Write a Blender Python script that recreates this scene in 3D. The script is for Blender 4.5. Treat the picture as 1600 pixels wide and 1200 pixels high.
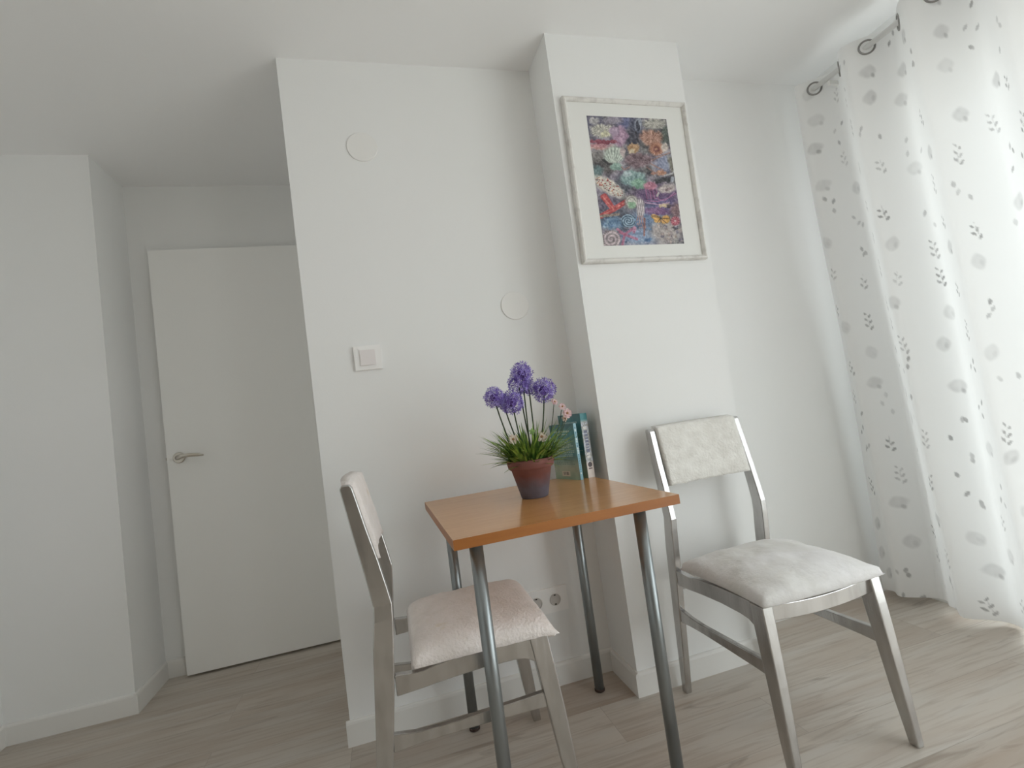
import bpy, bmesh, math, random
import numpy as np
from mathutils import Vector, Matrix, noise
PI = math.pi
random.seed(7)
for o in list(bpy.data.objects):
    bpy.data.objects.remove(o)
C = bpy.context.scene.collection
S = bpy.context.scene

# ------------------------------------------------------------------ camera
FPX, YAW, PITCH, ROLL = 769.862, .264, .058, -.135
fw = Vector((math.sin(YAW)*math.cos(PITCH), math.cos(YAW)*math.cos(PITCH), math.sin(PITCH)))
rt = Vector((math.cos(YAW), -math.sin(YAW), 0)); up = rt.cross(fw)
r2 = math.cos(ROLL)*rt + math.sin(ROLL)*up
u2 = -math.sin(ROLL)*rt + math.cos(ROLL)*up
cd = bpy.data.cameras.new('camera'); cam = bpy.data.objects.new('camera', cd); C.objects.link(cam)
cd.sensor_fit = 'HORIZONTAL'; cd.sensor_width = 36; cd.lens = FPX/1600*36; cd.clip_start = .02
M = Matrix(((r2.x, u2.x, -fw.x, .218), (r2.y, u2.y, -fw.y, -1.809), (r2.z, u2.z, -fw.z, 1.015), (0, 0, 0, 1)))
cam.matrix_world = M
S.camera = cam

# ------------------------------------------------------------------ light and exposure
S.view_settings.view_transform = 'Standard'; S.view_settings.look = 'None'
S.view_settings.gamma = 1; S.view_settings.use_curve_mapping = False
S.view_settings.exposure = 0.30
S.cycles.max_bounces = 16; S.cycles.diffuse_bounces = 10
w = bpy.data.worlds.new('sky'); S.world = w; w.use_nodes = True
nt = w.node_tree; nt.nodes.clear()
tc = nt.nodes.new('ShaderNodeTexCoord'); sp = nt.nodes.new('ShaderNodeSeparateXYZ')
rp = nt.nodes.new('ShaderNodeValToRGB'); bg = nt.nodes.new('ShaderNodeBackground'); ow = nt.nodes.new('ShaderNodeOutputWorld')
nt.links.new(tc.outputs['Generated'], sp.inputs[0]); nt.links.new(sp.outputs['Z'], rp.inputs[0])
mp = nt.nodes.new('ShaderNodeMapRange'); mp.inputs[1].default_value = -1; mp.inputs[2].default_value = 1
nt.links.new(sp.outputs['Z'], mp.inputs[0]); nt.links.new(mp.outputs[0], rp.inputs[0])
rp.color_ramp.elements[0].position = .47; rp.color_ramp.elements[0].color = (.90, .90, .90, 1)
rp.color_ramp.elements[1].position = .53; rp.color_ramp.elements[1].color = (.95, .98, 1.02, 1)
bg.inputs[1].default_value = 3.6
nt.links.new(rp.outputs[0], bg.inputs[0]); nt.links.new(bg.outputs[0], ow.inputs[0])
WY0, WY1, WZ0, WZ1, WX = -3.3, -.38, .06, 2.04, 2.37      # window opening, right wall
VX0, VX1, VZ0, VZ1, VY = 1.75, 2.25, .06, 2.16, -3.7        # unseen opening added in the rear wall for extra daylight
for nm, loc, sx, sy, rot in (('daylight_portal', (WX+.22, (WY0+WY1)/2, (WZ0+WZ1)/2), WZ1-WZ0+.02, WY1-WY0+.02, (0, PI/2, 0)),
                             ('daylight_portal', ((VX0+VX1)/2, VY-.2, (VZ0+VZ1)/2), VX1-VX0+.02, VZ1-VZ0+.02, (PI/2, 0, 0))):
    ld = bpy.data.lights.new(nm, 'AREA'); ld.shape = 'RECTANGLE'; ld.size = sx; ld.size_y = sy
    ld.cycles.is_portal = True
    lo = bpy.data.objects.new(nm, ld); lo.location = loc; lo.rotation_euler = rot; C.objects.link(lo)

# ------------------------------------------------------------------ helpers
def lin(r, g, b):
    f = lambda c: (c/255/12.92) if c/255 <= .04045 else ((c/255+.055)/1.055)**2.4
    return (f(r), f(g), f(b), 1)

def mat(name, col, rough=.5, metal=0, bump=None, var=None, spec=.5, coat=0, coords='Object', sheen=0):
    """bump=(scale vector, noise scale, strength, distance)   var=(scale vector, noise scale, second colour, lo, hi)"""
    m = bpy.data.materials.new(name); m.use_nodes = True
    n = m.node_tree.nodes; l = m.node_tree.links; b = n['Principled BSDF']
    b.inputs['Base Color'].default_value = col; b.inputs['Roughness'].default_value = rough
    b.inputs['Metallic'].default_value = metal; b.inputs['Specular IOR Level'].default_value = spec
    b.inputs['Coat Weight'].default_value = coat; b.inputs['Coat Roughness'].default_value = .12
    b.inputs['Sheen Weight'].default_value = sheen
    t = n.new('ShaderNodeTexCoord')
    def nz(scv, sc, det=6):
        mpn = n.new('ShaderNodeMapping'); mpn.inputs['Scale'].default_value = scv
        l.new(t.outputs[coords], mpn.inputs[0])
        x = n.new('ShaderNodeTexNoise'); x.inputs['Scale'].default_value = sc; x.inputs['Detail'].default_value = det
        l.new(mpn.outputs[0], x.inputs['Vector']); return x
    if var:
        for k, v in enumerate(var if isinstance(var, list) else [var]):
            x = nz(v[0], v[1]); r = n.new('ShaderNodeMapRange'); r.inputs[1].default_value = v[3]; r.inputs[2].default_value = v[4]
            l.new(x.outputs[0], r.inputs[0])
            mx = n.new('ShaderNodeMix'); mx.data_type = 'RGBA'
            l.new(r.outputs[0], mx.inputs[0])
            if k == 0: mx.inputs[6].default_value = col
            else: l.new(prev.outputs[2], mx.inputs[6])
            mx.inputs[7].default_value = v[2]; prev = mx
        l.new(prev.outputs[2], b.inputs['Base Color'])
    if bump:
        x = nz(bump[0], bump[1]); bp = n.new('ShaderNodeBump'); bp.inputs['Strength'].default_value = bump[2]
        bp.inputs['Distance'].default_value = bump[3]
        l.new(x.outputs[0], bp.inputs['Height']); l.new(bp.outputs[0], b.inputs['Normal'])
    return m

def newobj(name, bm, material, parent=None, smooth=False, loc=None):
    me = bpy.data.meshes.new(name); bm.normal_update(); bm.to_mesh(me); bm.free()
    if smooth:
        for p in me.polygons: p.use_smooth = True
    o = bpy.data.objects.new(name, me); C.objects.link(o)
    if material: me.materials.append(material)
    if parent: o.parent = parent
    if loc: o.location = loc
    return o

def tag(o, label, cat, group=None):
    o['label'] = label; o['category'] = cat
    if group: o['group'] = group
    return o

def empty(name, loc, rz=0):
    o = bpy.data.objects.new(name, None); o.location = loc; o.rotation_euler = (0, 0, rz); o.empty_display_size = .05
    C.objects.link(o); return o

def struct(o):
    o['kind'] = 'structure'; return o

def bev(bm, w_, seg=2, ang=30):
    es = [e for e in bm.edges if len(e.link_faces) == 2 and e.calc_face_angle(0) > math.radians(ang)]
    bmesh.ops.bevel(bm, geom=es, offset=w_, segments=seg, profile=.5, affect='EDGES', clamp_overlap=True)

def box(x0, x1, y0, y1, z0, z1, bm=None, b=0, seg=2):
    bm = bm or bmesh.new()
    v = [bm.verts.new(p) for p in ((x0,y0,z0),(x1,y0,z0),(x1,y1,z0),(x0,y1,z0),(x0,y0,z1),(x1,y0,z1),(x1,y1,z1),(x0,y1,z1))]
    for f in ((3,2,1,0),(4,5,6,7),(0,1,5,4),(1,2,6,5),(2,3,7,6),(3,0,4,7)): bm.faces.new([v[i] for i in f])
    if b: bev(bm, b, seg)
    return bm

def loft(rings, bm=None, cap=True, closed=True):
    """rings: list of lists of points; quads between them"""
    bm = bm or bmesh.new()
    R = [[bm.verts.new(p) for p in r] for r in rings]; n = len(R[0])
    for a, b in zip(R[:-1], R[1:]):
        for i in range(n if closed else n-1):
            j = (i+1) % n; bm.faces.new((a[i], a[j], b[j], b[i]))
    if cap: bm.faces.new(R[0][::-1]); bm.faces.new(R[-1])
    bmesh.ops.recalc_face_normals(bm, faces=bm.faces)
    return bm

def tube(pts, r, n=10, bm=None, cap=True):
    bm = bm or bmesh.new()
    pts = [Vector(p) for p in pts]; rs = r if isinstance(r, (list, tuple)) else [r]*len(pts)
    rings = []; ref = None
    for i, p in enumerate(pts):
        d = (pts[min(i+1, len(pts)-1)] - pts[max(i-1, 0)]).normalized()
        if ref is None: ref = d.orthogonal().normalized()
        ref = (ref - d*ref.dot(d)).normalized(); s = d.cross(ref)
        rings.append([p + (ref*math.cos(2*PI*k/n) + s*math.sin(2*PI*k/n))*rs[i] for k in range(n)])
    return loft(rings, bm, cap)

def lathe(prof, n=48, bm=None, center=(0, 0, 0), axis='Z'):
    bm = bm or bmesh.new(); c = Vector(center); rings = []
    for r, z in prof:
        ring = []
        for k in range(n):
            a = 2*PI*k/n; p = Vector((r*math.cos(a), r*math.sin(a), z))
            if axis == 'Y': p = Vector((p.x, -p.z, p.y))
            if axis == 'X': p = Vector((p.z, p.x, p.y))
            ring.append(bm.verts.new(c+p))
        rings.append(ring)
    for a, b in zip(rings[:-1], rings[1:]):
        for i in range(n):
            j = (i+1) % n; bm.faces.new((a[i], a[j], b[j], b[i]))
    for ring in (rings[0], rings[-1]):
        if (ring[0].co-ring[n//2].co).length > 1e-6: bm.faces.new(ring)
    bmesh.ops.remove_doubles(bm, verts=bm.verts, dist=1e-6)
    bmesh.ops.recalc_face_normals(bm, faces=bm.faces)
    return bm

# ------------------------------------------------------------------ materials
WALL = mat('white_wall_paint', lin(240, 240, 240), .75, bump=((1, 1, 1), 160, .08, .002), var=((1, 1, 1), .9, lin(238, 239, 238), .35, .65))
CEIL = mat('white_ceiling_paint', lin(242, 242, 242), .8, bump=((1, 1, 1), 120, .06, .002))
BASE = mat('white_baseboard_lacquer', lin(232, 231, 228), .5)
DOORM = mat('white_door_lacquer', lin(246, 246, 244), .38)
PLAST = mat('white_plastic', lin(247, 246, 245), .3)
PLAST2 = mat('off_white_plastic', lin(238, 233, 233), .3)
STEEL = mat('satin_nickel', (.62, .58, .52, 1), .28, 1)
LEG = mat('grey_painted_steel_tube', (.27, .29, .295, 1), .3, .75)
BLACKM = mat('dark_brown_rubber', lin(58, 42, 36), .6)
SILV = mat('silver_painted_wood', (.60, .59, .58, 1), .27, 1.0, bump=((1, 1, .12), 90, .22, .002), var=((1.5, 1.5, .4), 22, (.48, .47, .46, 1), .4, .7))
WOOD = mat('honey_beech_laminate', lin(206, 150, 92), .28, coat=.5,
           var=[((.6, 9, 9), 6, lin(196, 138, 78), .35, .7), ((3, 40, 40), 3, lin(212, 158, 100), .5, .75)])
EDGE = mat('beech_edge_band', lin(168, 106, 48), .38, var=((.6, 9, 9), 8, lin(156, 95, 42), .35, .7))

def floor_mat():
    m = bpy.data.materials.new('grey_oak_laminate'); m.use_nodes = True
    n = m.node_tree.nodes; l = m.node_tree.links; b = n['Principled BSDF']
    t = n.new('ShaderNodeTexCoord')
    br = n.new('ShaderNodeTexBrick'); br.offset = .37; br.offset_frequency = 2; br.squash = 1
    br.inputs['Scale'].default_value = 1; br.inputs['Brick Width'].default_value = 1.28; br.inputs['Row Height'].default_value = .193
    br.inputs['Mortar Size'].default_value = .0007; br.inputs['Mortar Smooth'].default_value = .3; br.inputs['Bias'].default_value = 0
    br.inputs['Color1'].default_value = (0, 0, 0, 1); br.inputs['Color2'].default_value = (1, 1, 1, 1); br.inputs['Mortar'].default_value = (.5, .5, .5, 1)
    l.new(t.outputs['Object'], br.inputs[0])
    # offset of the grain per plank
    sep = n.new('ShaderNodeSeparateColor'); l.new(br.outputs['Color'], sep.inputs[0])
    cb = n.new('ShaderNodeCombineXYZ'); ml = n.new('ShaderNodeMath'); ml.operation = 'MULTIPLY'; ml.inputs[1].default_value = 37
    l.new(sep.outputs[0], ml.inputs[0]); l.new(ml.outputs[0], cb.inputs[0]); l.new(ml.outputs[0], cb.inputs[2])
    ad = n.new('ShaderNodeVectorMath'); ad.operation = 'ADD'; l.new(t.outputs['Object'], ad.inputs[0]); l.new(cb.outputs[0], ad.inputs[1])
    def nz(sv, sc, det, dist=0):
        mpn = n.new('ShaderNodeMapping'); mpn.inputs['Scale'].default_value = sv; l.new(ad.outputs[0], mpn.inputs[0])
        x = n.new('ShaderNodeTexNoise'); x.inputs['Scale'].default_value = sc; x.inputs['Detail'].default_value = det; x.inputs['Distortion'].default_value = dist
        l.new(mpn.outputs[0], x.inputs['Vector']); return x
    def mix(fac, a, bcol):
        x = n.new('ShaderNodeMix'); x.data_type = 'RGBA'
        l.new(fac, x.inputs[0])
        if isinstance(a, tuple): x.inputs[6].default_value = a
        else: l.new(a, x.inputs[6])
        x.inputs[7].default_value = bcol; return x.outputs[2]
    def rng(o, a, c, lo=0, hi=1):
        r = n.new('ShaderNodeMapRange'); r.inputs[1].default_value = a; r.inputs[2].default_value = c
        r.inputs[3].default_value = lo; r.inputs[4].default_value = hi; l.new(o, r.inputs[0]); return r.outputs[0]
    c = mix(rng(sep.outputs[0], 0, 1), lin(182, 172, 161), lin(202, 194, 184))
    c = mix(rng(nz((1, 5, 1), 1.6, 4, .3).outputs[0], .45, .75, 0, .75), c, lin(168, 150, 134))
    c = mix(rng(nz((1, 6, 1), 2.4, 5, .5).outputs[0], .5, .8, 0, .8), c, lin(198, 194, 188))
    c = mix(rng(nz((1.2, 22, 1), 3.5, 8, .6).outputs[0], .50, .80, 0, .6), c, lin(150, 132, 116))
    c = mix(rng(nz((1.3, 8, 1), 2.6, 6, 1.2).outputs[0], .60, .78, 0, .6), c, lin(122, 106, 92))
    c = mix(rng(br.outputs['Fac'], 0, 1, 0, .45), c, lin(110, 100, 90))
    l.new(c, b.inputs['Base Color']); b.inputs['Roughness'].default_value = .42; b.inputs['Specular IOR Level'].default_value = .4
    bp = n.new('ShaderNodeBump'); bp.inputs['Strength'].default_value = .12; bp.inputs['Distance'].default_value = .001
    l.new(nz((1, 20, 1), 14, 6).outputs[0], bp.inputs['Height']); l.new(bp.outputs[0], b.inputs['Normal'])
    return m
FLOOR = floor_mat()

def fur_mat(name, c1, c2, scale, strength, stain=None):
    var = [((1, 1, 1), scale*.25, c2, .35, .7)]
    if stain: var.append(((1, 1, 1), 14, stain, .66, .8))
    return mat(name, c1, .95, bump=((1, 1, 1), scale, strength, .004), var=var, sheen=.3, spec=.15)
FUR_L = fur_mat('cream_plush_fabric', lin(246, 238, 235), lin(238, 230, 225), 130, .9, lin(226, 212, 192))
FUR_R = fur_mat('pale_grey_plush_fabric', lin(238, 236, 231), lin(224, 221, 215), 120, 1.0)
SMOOTH_R = mat('pale_grey_suede', lin(228, 226, 226), .9, bump=((1, 1, 1), 16, .9, .008), var=((1, 1, 1), 9, lin(217, 215, 211), .35, .65), sheen=.2, spec=.2)

# ------------------------------------------------------------------ room shell
H = 2.388; XL, XR, YB = -1.335, WX, -3.7
XC, XCR, DC = .955, 1.517, .2
XH, DH, DP = -.89, .952, .658
def wall(name, *a): return struct(newobj(name, box(*a), WALL))
struct(newobj('floor', box(XL-.1, XR+.25, YB-.1, DH+.1, -.06, 0), FLOOR))
struct(newobj('ceiling', box(XL-.1, XR+.25, YB-.1, DH+.1, H, H+.08), CEIL))
wall('wall_back', 0, XR+.2, 0, DH+.1, 0, H)                    # wall with the light switch
wall('wall_column', XC, XCR, -DC, 0, 0, H)
wall('wall_passage_end', XH-.1, 0, DH, DH+.1, 0, H)
wall('wall_passage_side', XL-.1, XH, DP, DH+.1, 0, H)
wall('wall_left', XL-.1, XL, YB, DP, 0, H)
bm = box(XL-.1, VX0, YB-.16, YB, 0, H); box(VX1, XR+.2, YB-.16, YB, 0, H, bm); box(VX0, VX1, YB-.16, YB, 0, VZ0, bm); box(VX0, VX1, YB-.16, YB, VZ1, H, bm)
struct(newobj('wall_rear', bm, mat('bounce_cutting_taupe', lin(150, 140, 128), .8)))  # unseen wall, tone darkened to cut the bounce light
bm = box(XR, XR+.2, WY1, 0, 0, H); box(XR, XR+.2, YB, WY0, 0, H, bm); box(XR, XR+.2, WY0, WY1, WZ1, H, bm); box(XR, XR+.2, WY0, WY1, 0, WZ0, bm)
struct(newobj('wall_right', bm, WALL))
# window with sliding glass leaves behind the curtain
FR = mat('white_window_frame', lin(235, 235, 233), .35)
wf = struct(empty('window_1', (WX+.12, (WY0+WY1)/2, WZ0)))
hy, hz = (WY1-WY0)/2, WZ1-WZ0
bm = bmesh.new()
for a in ((-.03, .03, -hy, -hy+.05, 0, hz), (-.03, .03, hy-.05, hy, 0, hz), (-.03, .03, -hy+.05, hy-.05, 0, .05), (-.03, .03, -hy+.05, hy-.05, hz-.05, hz), (-.03, .03, -.03, .03, .05, hz-.05)):
    box(*a, bm)
newobj('window_frame', bm, FR, wf)
gm = bpy.data.materials.new('clear_glass'); gm.use_nodes = True; n_ = gm.node_tree.nodes; l_ = gm.node_tree.links
n_.remove(n_['Principled BSDF']); tr = n_.new('ShaderNodeBsdfTransparent'); gl = n_.new('ShaderNodeBsdfGlossy'); mx = n_.new('ShaderNodeMixShader')
tr.inputs[0].default_value = (.94, .96, .95, 1); gl.inputs['Roughness'].default_value = .02; mx.inputs[0].default_value = .06
l_.new(tr.outputs[0], mx.inputs[1]); l_.new(gl.outputs[0], mx.inputs[2]); l_.new(mx.outputs[0], n_['Material Output'].inputs[0])
for s in (-1, 1):
    y0, y1 = sorted((s*.03, s*(hy-.05)))
    newobj('window_pane', box(-.004, .004, y0, y1, .05, hz-.05), gm, wf)

w2 = struct(empty('added_fill_window', ((VX0+VX1)/2, VY-.09, VZ0))); hx, hz = (VX1-VX0)/2, VZ1-VZ0  # out of view, added to brighten the walls facing it
bm = bmesh.new()
for a in ((-hx, -hx+.05, 0, hz), (hx-.05, hx, 0, hz), (-hx+.05, hx-.05, 0, .05), (-hx+.05, hx-.05, hz-.05, hz), (-.03, .03, .05, hz-.05)):
    box(a[0], a[1], -.03, .03, a[2], a[3], bm)
newobj('window_frame', bm, FR, w2)
for s in (-1, 1):
    x0, x1 = sorted((s*.03, s*(hx-.05)))
    newobj('window_pane', box(x0, x1, -.004, .004, .05, hz-.05), gm, w2)

# baseboards: profile with a softly rounded top
def baseboard(name, p0, p1, nrm, h=.08, t=.012):
    p0, p1, nrm = Vector(p0), Vector(p1), Vector(nrm)
    prof = [(0, 0), (t, 0), (t, h-.010), (t*.8, h-.003), (t*.45, h), (0, h)]
    bm = loft([[(p0+nrm*a).to_tuple()[:2]+(z,) for a, z in prof], [(p1+nrm*a).to_tuple()[:2]+(z,) for a, z in prof]])
    return struct(newobj(name, bm, BASE))
T = .012
baseboard('baseboard_back_left', (-T, 0, 0), (XC, 0, 0), (0, -1, 0))
baseboard('baseboard_column_side', (XC, -DC-T, 0), (XC, -T, 0), (-1, 0, 0))
baseboard('baseboard_column_front', (XC, -DC, 0), (XCR, -DC, 0), (0, -1, 0))
baseboard('baseboard_column_right', (XCR, -T, 0), (XCR, -DC-T, 0), (1, 0, 0))
baseboard('baseboard_back_right', (XCR, 0, 0), (XR-T, 0, 0), (0, -1, 0))
baseboard('baseboard_right', (XR, 0, 0), (XR, WY1, 0), (-1, 0, 0))
baseboard('baseboard_passage_end', (XH, DH, 0), (0, DH, 0), (0, -1, 0))
baseboard('baseboard_passage_side', (XH, DH-T, 0), (XH, DP-T, 0), (1, 0, 0))
baseboard('baseboard_passage_front', (XL, DP, 0), (XH, DP, 0), (0, -1, 0))
baseboard('baseboard_left', (XL, DP-T, 0), (XL, YB, 0), (1, 0, 0))

# door leaf, opened flat against the end of the passage
dr = struct(empty('door_1', (-.784, .889, .012)))
dw, dh = .755, 2.022
newobj('door_leaf', box(0, dw, 0, .035, 0, dh, b=.002), DOORM, dr)
bm = lathe([(0, .0), (.026, 0), (.026, .006), (.023, .009), (.010, .010), (.010, .045), (0, .045)], 32, axis='Y', center=(.052, 0, 1.005))
for v in bm.verts: pass
newobj('handle_rose', bm, STEEL, dr, smooth=False)
pts = [(.050, -.042, 1.005), (.062, -.050, 1.008), (.085, -.053, 1.011), (.115, -.050, 1.0105), (.145, -.046, 1.007), (.168, -.043, 1.003)]
rings = []
for i, p in enumerate(pts):
    hh = (.0085, .0105, .009, .0085, .0075, .004)[i]; tt = (.006, .0065, .0045, .004, .0035, .0025)[i]
    rings.append([(p[0], p[1]+tt*math.cos(2*PI*k/12), p[2]+hh*math.sin(2*PI*k/12)) for k in range(12)])
newobj('handle_lever', loft(rings), STEEL, dr, smooth=True)
newobj('latch_plate', box(-.0015, 0, .008, .028, .955, 1.06), STEEL, dr)
newobj('latch_bolt', box(-.009, -.0015, .012, .023, .998, 1.012), STEEL, dr)
bm = bmesh.new()
for z in (.2, 1.0, 1.8): tube([(dw+.004, .031, z), (dw+.004, .031, z+.09)], .006, 12, bm)
for z in (.2, 1.0, 1.8): box(dw, dw+.029, .0325, .0365, z+.01, z+.08, bm)
newobj('hinge', bm, STEEL, dr)

# ------------------------------------------------------------------ fittings on the switch wall
lw = tag(empty('light_switch', (.194, 0, 1.277)), 'square white rocker light switch on the white wall', 'light switch')
newobj('switch_frame', box(-.046, .046, -.011, 0, -.043, .043, b=.003), PLAST, lw)
newobj('rocker', box(-.026, .026, -.0155, -.011, -.027, .027, b=.0015), PLAST2, lw)
PLW = mat('painted_cover_disc', lin(240, 239, 237), .55)
for nm, x, z, r, lab in (('wall_cover_disc', .262, 2.057, .055, 'round white blanking disc high on the wall, above the light switch'),
                         ('wall_cover_disc', .760, 1.424, .055, 'round white blanking disc on the wall above the purple flowers')):
    tag(newobj(nm, lathe([(r, 0), (r, .0035), (r-.0015, .005), (0, .0055)], 64, axis='Y', center=(0, 0, 0)), PLW, loc=(x, 0, z)), lab, 'wall cover', 'round blanking discs')
for o in C.objects:
    pass
so = tag(empty('wall_socket', (.722, 0, .306)), 'white double power socket low on the wall behind the table', 'power socket')
bm = box(-.085, .085, -.008, 0, -.045, .045, b=.003)
newobj('socket_plate', bm, PLAST, so)
GREYP = mat('grey_socket_plastic', lin(200, 196, 192), .4); DARK = mat('dark_hole', lin(30, 28, 26), .7)
for sx in (-.036, .036):
    ins = newobj('socket_insert', lathe([(.0215, 0), (.0215, .0015), (.019, .0022), (.0185, -.004), (0, -.004)], 32, axis='Y', center=(sx, -.0082, 0)), GREYP, so)
    bm = bmesh.new()
    for a in (-.0095, .0095): lathe([(.0028, 0), (.0028, .0008), (0, .0008)], 12, bm, (sx+a, -.0046, 0), 'Y')
    newobj('pin_hole', bm, DARK, ins)
    for a in (-.0165, .0165): newobj('earth_clip', box(sx-.003, sx+.003, -.0105, -.005, a-.002, a+.002), DARK, ins)

# ------------------------------------------------------------------ print of sea creatures (flat picture, painted as a colour raster)
def srgb2lin(a):
    a = np.clip(a, 0, 1); return np.where(a <= .04045, a/12.92, ((a+.055)/1.055)**2.4)

def raster_plane(name, img, w_, h_, parent, rough, at_=None, coat=0):
    """img: (rows, cols, 3) sRGB 0..1, top row first; returns a flat mesh in XZ facing -Y"""
    rows, cols, _ = img.shape
    xs = np.linspace(-w_/2, w_/2, cols+1); zs = np.linspace(h_/2, -h_/2, rows+1)
    X, Z = np.meshgrid(xs, zs); co = np.stack([X, np.zeros_like(X), Z], -1).reshape(-1, 3)
    idx = np.arange((rows+1)*(cols+1)).reshape(rows+1, cols+1)
    f = np.stack([idx[:-1, :-1], idx[1:, :-1], idx[1:, 1:], idx[:-1, 1:]], -1).reshape(-1, 4)
    me = bpy.data.meshes.new(name); me.vertices.add(len(co)); me.vertices.foreach_set('co', co.ravel())
    me.loops.add(f.size); me.loops.foreach_set('vertex_index', f.ravel())
    me.polygons.add(len(f)); me.polygons.foreach_set('loop_start', np.arange(0, f.size, 4)); me.polygons.foreach_set('loop_total', np.full(len(f), 4))
    me.update(calc_edges=True)
    at = me.color_attributes.new('ink', 'FLOAT_COLOR', 'CORNER')
    c = srgb2lin(img.reshape(-1, 3)); c = np.concatenate([c, np.ones((len(c), 1))], 1)
    at.data.foreach_set('color', np.repeat(c, 4, 0).ravel().astype(np.float32))
    m = bpy.data.materials.new(name+'_ink'); m.use_nodes = True; b = m.node_tree.nodes['Principled BSDF']
    a = m.node_tree.nodes.new('ShaderNodeAttribute'); a.attribute_name = 'ink'
    m.node_tree.links.new(a.outputs['Color'], b.inputs['Base Color']); b.inputs['Roughness'].default_value = rough
    b.inputs['Coat Weight'].default_value = coat; b.inputs['Coat Roughness'].default_value = .1
    me.materials.append(m); o = bpy.data.objects.new(name, me); C.objects.link(o)
    if parent: o.parent = parent
    if at_: o.location = at_
    return o

rg = np.random.default_rng(5)
def vnoise(h, w_, cells, seed):
    g = np.random.default_rng(seed).random((int(cells*h/w_)+3, cells+3))
    y = np.linspace(0, g.shape[0]-2.001, h); x = np.linspace(0, g.shape[1]-2.001, w_)
    yi, xi = y.astype(int), x.astype(int); fy, fx = (y-yi)[:, None], (x-xi)[None]
    fy, fx = fy*fy*(3-2*fy), fx*fx*(3-2*fx)
    a = g[yi][:, xi]; b = g[yi][:, xi+1]; c = g[yi+1][:, xi]; d = g[yi+1][:, xi+1]
    return (a*(1-fx)+b*fx)*(1-fy)+(c*(1-fx)+d*fx)*fy

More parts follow.
